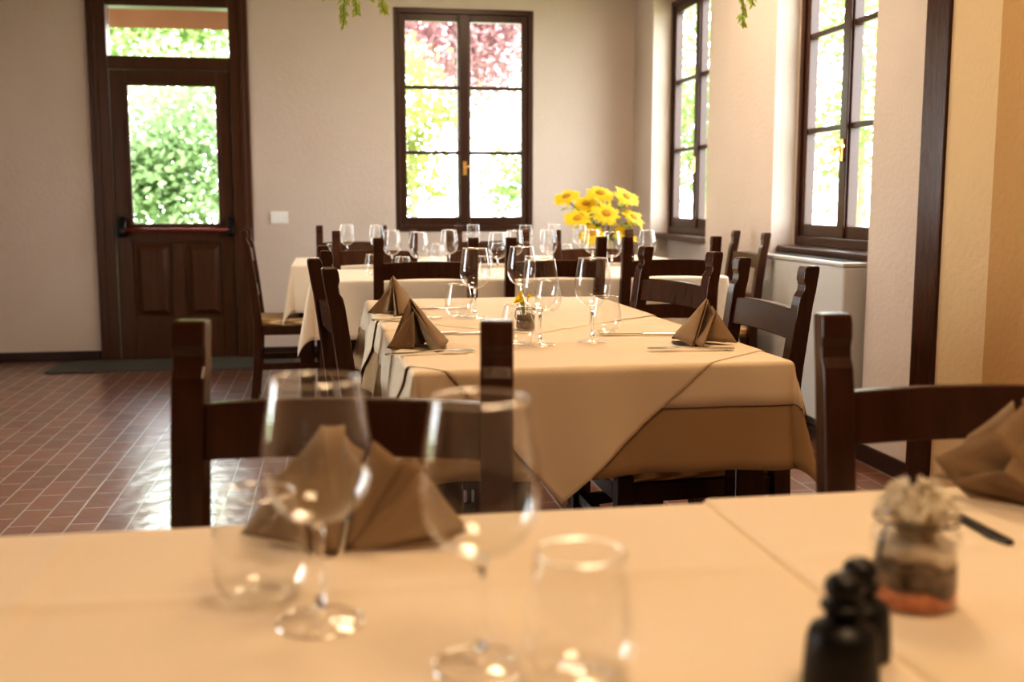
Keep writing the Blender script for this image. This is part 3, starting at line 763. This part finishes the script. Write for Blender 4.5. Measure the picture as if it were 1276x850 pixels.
# ------------------------------------------------------------------ sunflowers in a vase
vx = aty(748, 300, 6.5)
vase = empty('flower_vase', (vx.x, 6.5, ZS + ZO)); tag(vase, 'pale round ceramic vase holding the yellow sunflowers on the farthest table', 'vase')
link('vase_body', lathe(nb(), [(0, 0), (.05, 0), (.07, .02), (.082, .06), (.075, .1), (.055, .13), (.058, .14), (.052, .14), (.048, .128), (.066, .1), (.07, .06), (0, .02)], 36), M['ceramic'], vase, smooth=True)
def sunflower(px, py, Y, tx, ty, s, label):
    hd = aty(px, py, Y); base = Vector((vx.x + (hd.x - vx.x) * .12, 6.5 + (Y - 6.5) * .12, ZS + .06))
    r = empty('sunflower', base); tag(r, label, 'flower', 'sunflowers in the vase')
    h = hd - base; nrm = Vector((tx, ty, 1)).normalized()
    bm = nb(); mid_ = Vector((h.x * .35, h.y * .35, h.z * .6)); tube(bm, [(0, 0, 0), mid_ * .5, mid_, h * .9, h - nrm * .01], .005, 7); link('stem', bm, M['stem'], r, smooth=True)
    q = Vector((0, 0, 1)).rotation_difference(nrm).to_matrix().to_4x4(); m = Matrix.Translation(h) @ q
    bm = nb()
    for lay, (n, Ln, up_) in enumerate(((17, .086, .0), (15, .072, .007))):
        for k in range(n):
            t = 2 * pi * (k + .5 * lay) / n + R.uniform(-.1, .1); d = Vector((cos(t), sin(t), 0)); sd = Vector((-sin(t), cos(t), 0)); l = Ln * s * R.uniform(.85, 1.08)
            dz = R.uniform(-.016, .014)
            prof = [(.016 * s, .006, 0), (.4 * l, .012, .004), (.72 * l, .0125, .004 + dz * .3), (.92 * l, .007, dz * .8), (l, .0015, dz)]
            row = []
            for rr, w_, z_ in prof: row.append((bm.verts.new(m @ (d * rr + sd * w_ * s + Vector((0, 0, z_ + up_)))), bm.verts.new(m @ (d * rr - sd * w_ * s + Vector((0, 0, z_ + up_))))))
            for a, b in zip(row, row[1:]): bm.faces.new([a[0], a[1], b[1], b[0]])
    pt = link('petals', bm, M['yellow'], r, smooth=True)
    bm = nb(); lathe(bm, [(0, .018), (.012, .018), (.023, .015), (.028, .009), (.027, 0), (0, -.004)], 20)
    for v in bm.verts: v.co = m @ (v.co * s)
    link('flower_center', bm, M['fcenter'], pt, smooth=True)
    for k in range(6):
        bm = nb()
        a = R.uniform(0, 6); d = Vector((cos(a), sin(a), .35)); sd = Vector((-sin(a), cos(a), 0)); o_ = h * (.45 + .08 * k)
        pr = [(0, .004), (.03, .026), (.06, .03), (.09, .016), (.115, .001)]
        row = [(bm.verts.new(o_ + d * x + sd * w_ + Vector((0, 0, -x * x * 4))), bm.verts.new(o_ + d * x - sd * w_ + Vector((0, 0, -x * x * 4)))) for x, w_ in pr]
        for A, B in zip(row, row[1:]): bm.faces.new([A[0], A[1], B[1], B[0]])
        link('leaf', bm, M['green'], r, smooth=True)
for px, py, Y, tx, ty, s, lab in (
    (706, 246, 6.5, -.4, -.5, 1.08, 'yellow sunflower at upper left of the bouquet'), (748, 242, 6.55, .0, -.6, 1.12, 'yellow sunflower at the top of the bouquet'),
    (780, 246, 6.5, .5, -.9, 1.06, 'yellow sunflower at upper right of the bouquet'), (720, 273, 6.4, -.3, -.8, 1.05, 'yellow sunflower at left middle of the bouquet'),
    (755, 267, 6.38, .1, -1.1, 1.1, 'yellow sunflower in the center of the bouquet'), (789, 272, 6.45, .5, -.7, 1.04, 'yellow sunflower at right middle of the bouquet'),
    (738, 292, 6.36, -.2, -.9, 1.02, 'yellow sunflower lowest in the bouquet'), (778, 293, 6.4, .5, -1.0, 1.0, 'yellow sunflower at lower right of the bouquet'),
    (730, 255, 6.6, -.2, -.8, 1.0, 'yellow sunflower half hidden left of the bouquet center')):
    sunflower(px, py, Y, tx, ty, s, lab)

# ------------------------------------------------------------------ hanging greenery from the ceiling
def garland(px, py, Y, strands, label):
    p = aty(px, py, Y); r = empty('hanging_plant', (p.x, Y, ZC)); tag(r, label, 'hanging plant', 'trailing plants hung from the ceiling')
    bs = nb(); bl = nb()
    for dpx, dpy in strands:
        q = aty(px + dpx, py + dpy, Y + R.uniform(-.05, .05)); e = q - Vector((p.x, Y, ZC))
        pts = [(0, 0, 0), (e.x * .2 , e.y * .2, e.z * .35), (e.x * .55, e.y * .5, e.z * .7), (e.x * .85, e.y * .8, e.z * .9), tuple(e)]
        tube(bs, pts, [.006, .005, .004, .003, .0015], 6)
        P = [Vector(v) for v in pts]
        for i in range(90):
            t = .35 + .65 * i / 90; f = t * 4; k = min(int(f), 3); c = P[k].lerp(P[k + 1], f - k)
            dr_ = (P[k + 1] - P[k]).normalized(); sd = dr_.cross(Vector((R.uniform(-1, 1), R.uniform(-1, 1), R.uniform(-.3, .3)))).normalized()
            d = (dr_ * .9 + sd * .9).normalized(); w_ = d.cross(dr_).normalized() if R.random() < .5 else Vector((0, 1, 0)).cross(d).normalized(); l = R.uniform(.025, .04)
            bl.faces.new([bl.verts.new(v) for v in (c, c + d * l * .5 + w_ * .006, c + d * l, c + d * l * .5 - w_ * .006)])
    link('trailing_stems', bs, M['stem'], r); link('leaves', bl, M['sprig'], r)
garland(440, -70, 4.2, [(-30, 66), (-12, 101), (4, 86), (38, 84), (20, 68)], 'trailing green sprigs hanging down at top left of the back window')
garland(930, -70, 4.2, [(-5, 100), (8, 76), (14, 62)], 'trailing green sprig hanging down between the two right hand windows')

# ------------------------------------------------------------------ outdoors
tag(link('ground', box(nb(), -14, 18, YB + .13, 34, -.25, -.05), M['ground']), kind='structure')
tag(link('ground_side', box(nb(), XR + ND + SK, 18, -6, YB + .13, -.25, -.05), M['ground']), kind='structure')
tag(link('ground_far_side', box(nb(), -14, XL - .13, -6, YB + .13, -.25, -.05), M['ground']), kind='structure')
aw = empty('awning', ((dX0 + dX1) / 2, YB + .13, 0)); tag(aw, 'faded orange porch awning seen through the glass above the door', 'awning')
bm = nb(); vs = [(-1.4, 0, 3.05), (1.5, 0, 3.05), (1.5, 1.3, 2.62), (-1.4, 1.3, 2.62)]; bm.faces.new([bm.verts.new(v) for v in vs]); link('canopy', bm, M['awning'], aw, solid=.02)
bm = nb(); bm.faces.new([bm.verts.new(v) for v in ((-1.4, 1.3, 2.47), (1.5, 1.3, 2.47), (1.5, 1.3, 2.63), (-1.4, 1.3, 2.63))])
link('valance', bm, M['awning'], aw, solid=.008)
for x in (-1.3, 1.4):
    bm = nb(); tube(bm, [(x, 0, 2.3), (x, 1.25, 2.60)], .015, 8); link('arm', bm, M['black'], aw)
def tree(x, y, zc, rx, rz, mat, label, n=2600, lsz=.15, sgf=.24):
    r = empty('tree', (x, y, -.05)); tag(r, label, 'tree', 'trees in the garden outside')
    bm = nb(); tube(bm, [(0, 0, 0), (.05, .02, zc * .5), (0, 0, zc)], [.05, .04, .025], 9); link('trunk', bm, M['bark'], r, smooth=True)
    bm = nb(); cl = []
    for _ in range(26):
        a = R.uniform(0, 2 * pi); u = R.uniform(-1, 1); q = R.random() ** .45
        cl.append(Vector((rx * q * cos(a) * math.sqrt(1 - u * u), rx * q * sin(a) * math.sqrt(1 - u * u), rz * q * u)))
    for i in range(n):
        c = cl[i % len(cl)]; sg = sgf * rx
        p = c + Vector((R.gauss(0, sg), R.gauss(0, sg), R.gauss(0, sg * .8))) + Vector((0, 0, zc + .05)); p.z = max(p.z, .08)
        d = Vector((R.gauss(0, 1), R.gauss(0, 1), R.gauss(0, .6))).normalized(); w_ = d.orthogonal().normalized(); w_.rotate(Matrix.Rotation(R.uniform(0, 6), 3, d)); l = lsz * R.uniform(.7, 1.4)
        bm.faces.new([bm.verts.new(v) for v in (p - d * l * .5, p + w_ * l * .3, p + d * l * .5, p - w_ * l * .3)])
    link('foliage', bm, mat, r)
tree(1.75, 15.2, 3.5, 1.5, 1.0, M['lf_pink'], 'pink leaved tree outside the back window, filling its upper panes', 11000, .10)
tree(.8, 11.0, 1.75, .6, .8, M['lf_yell'], 'yellow green shrub outside the back window at left', 3000, .07)
tree(2.35, 12.2, 1.25, .65, .65, M['lf_green'], 'low green shrub outside the back window at right', 2400, .075)
tree(-1.7, 12.6, 1.5, 1.4, 1.0, M['lf_pale'], 'pale green tree outside seen through the door glass', 11000, .09, .2)
tree(-3.0, 21.0, 4.4, 1.9, 1.0, M['lf_green'], 'tall green tree far outside seen through the glass above the door', 8000, .14)
tree(6.0, 17.0, 2.6, 1.4, 1.8, M['lf_side'], 'yellow green tree outside the farther right hand window', 7000, .11)
tree(4.9, 9.6, 2.4, 1.0, 1.4, M['lf_side'], 'yellow green tree outside the nearest right hand window', 4800, .075)

# ------------------------------------------------------------------ light
w = bpy.data.worlds.new('World'); S.world = w; w.use_nodes = True
bg = w.node_tree.nodes['Background']; bg.inputs[0].default_value = (.88, .95, 1.0, 1); bg.inputs[1].default_value = 10.5
def lamp(kind, name, loc, energy, color, size=1, rot=(0, 0, 0)):
    l = bpy.data.lights.new(name, kind); l.energy = energy; l.color = color
    if kind == 'AREA': l.size = size
    o = bpy.data.objects.new(name, l); COL.objects.link(o); o.location = loc; o.rotation_euler = rot; return o
sun = lamp('SUN', 'sun_light', (0, -5, 12), 5.0, (1, .95, .85), rot=(radians(42), 0, radians(-25))); sun.data.angle = radians(2)
lamp('AREA', 'overhead_fill_light', (.6, .15, 2.9), 28, (1, .74, .47), .8)  # three warm fill lights added under the ceiling, no fixtures behind them
lamp('AREA', 'overhead_fill_light', (.9, 2.6, 2.9), 26, (1, .76, .51), .6)
lamp('AREA', 'overhead_fill_light', (1.2, 5.2, 2.9), 33, (1, .80, .60), .6)

# ------------------------------------------------------------------ camera
cd = bpy.data.cameras.new('camera'); cam = bpy.data.objects.new('camera', cd); COL.objects.link(cam)
cam.location = CAM; cam.rotation_euler = (pi / 2 - PIT, 0, -YAW)
cd.sensor_width = 36; cd.sensor_fit = 'HORIZONTAL'; cd.lens = F / 1276 * 36; cd.clip_start = .05
cd.dof.use_dof = True; cd.dof.focus_distance = 2.75; cd.dof.aperture_fstop = 3.6
S.camera = cam
S.view_settings.view_transform = 'Standard'
try: S.view_settings.look = 'High Contrast'
except Exception: pass
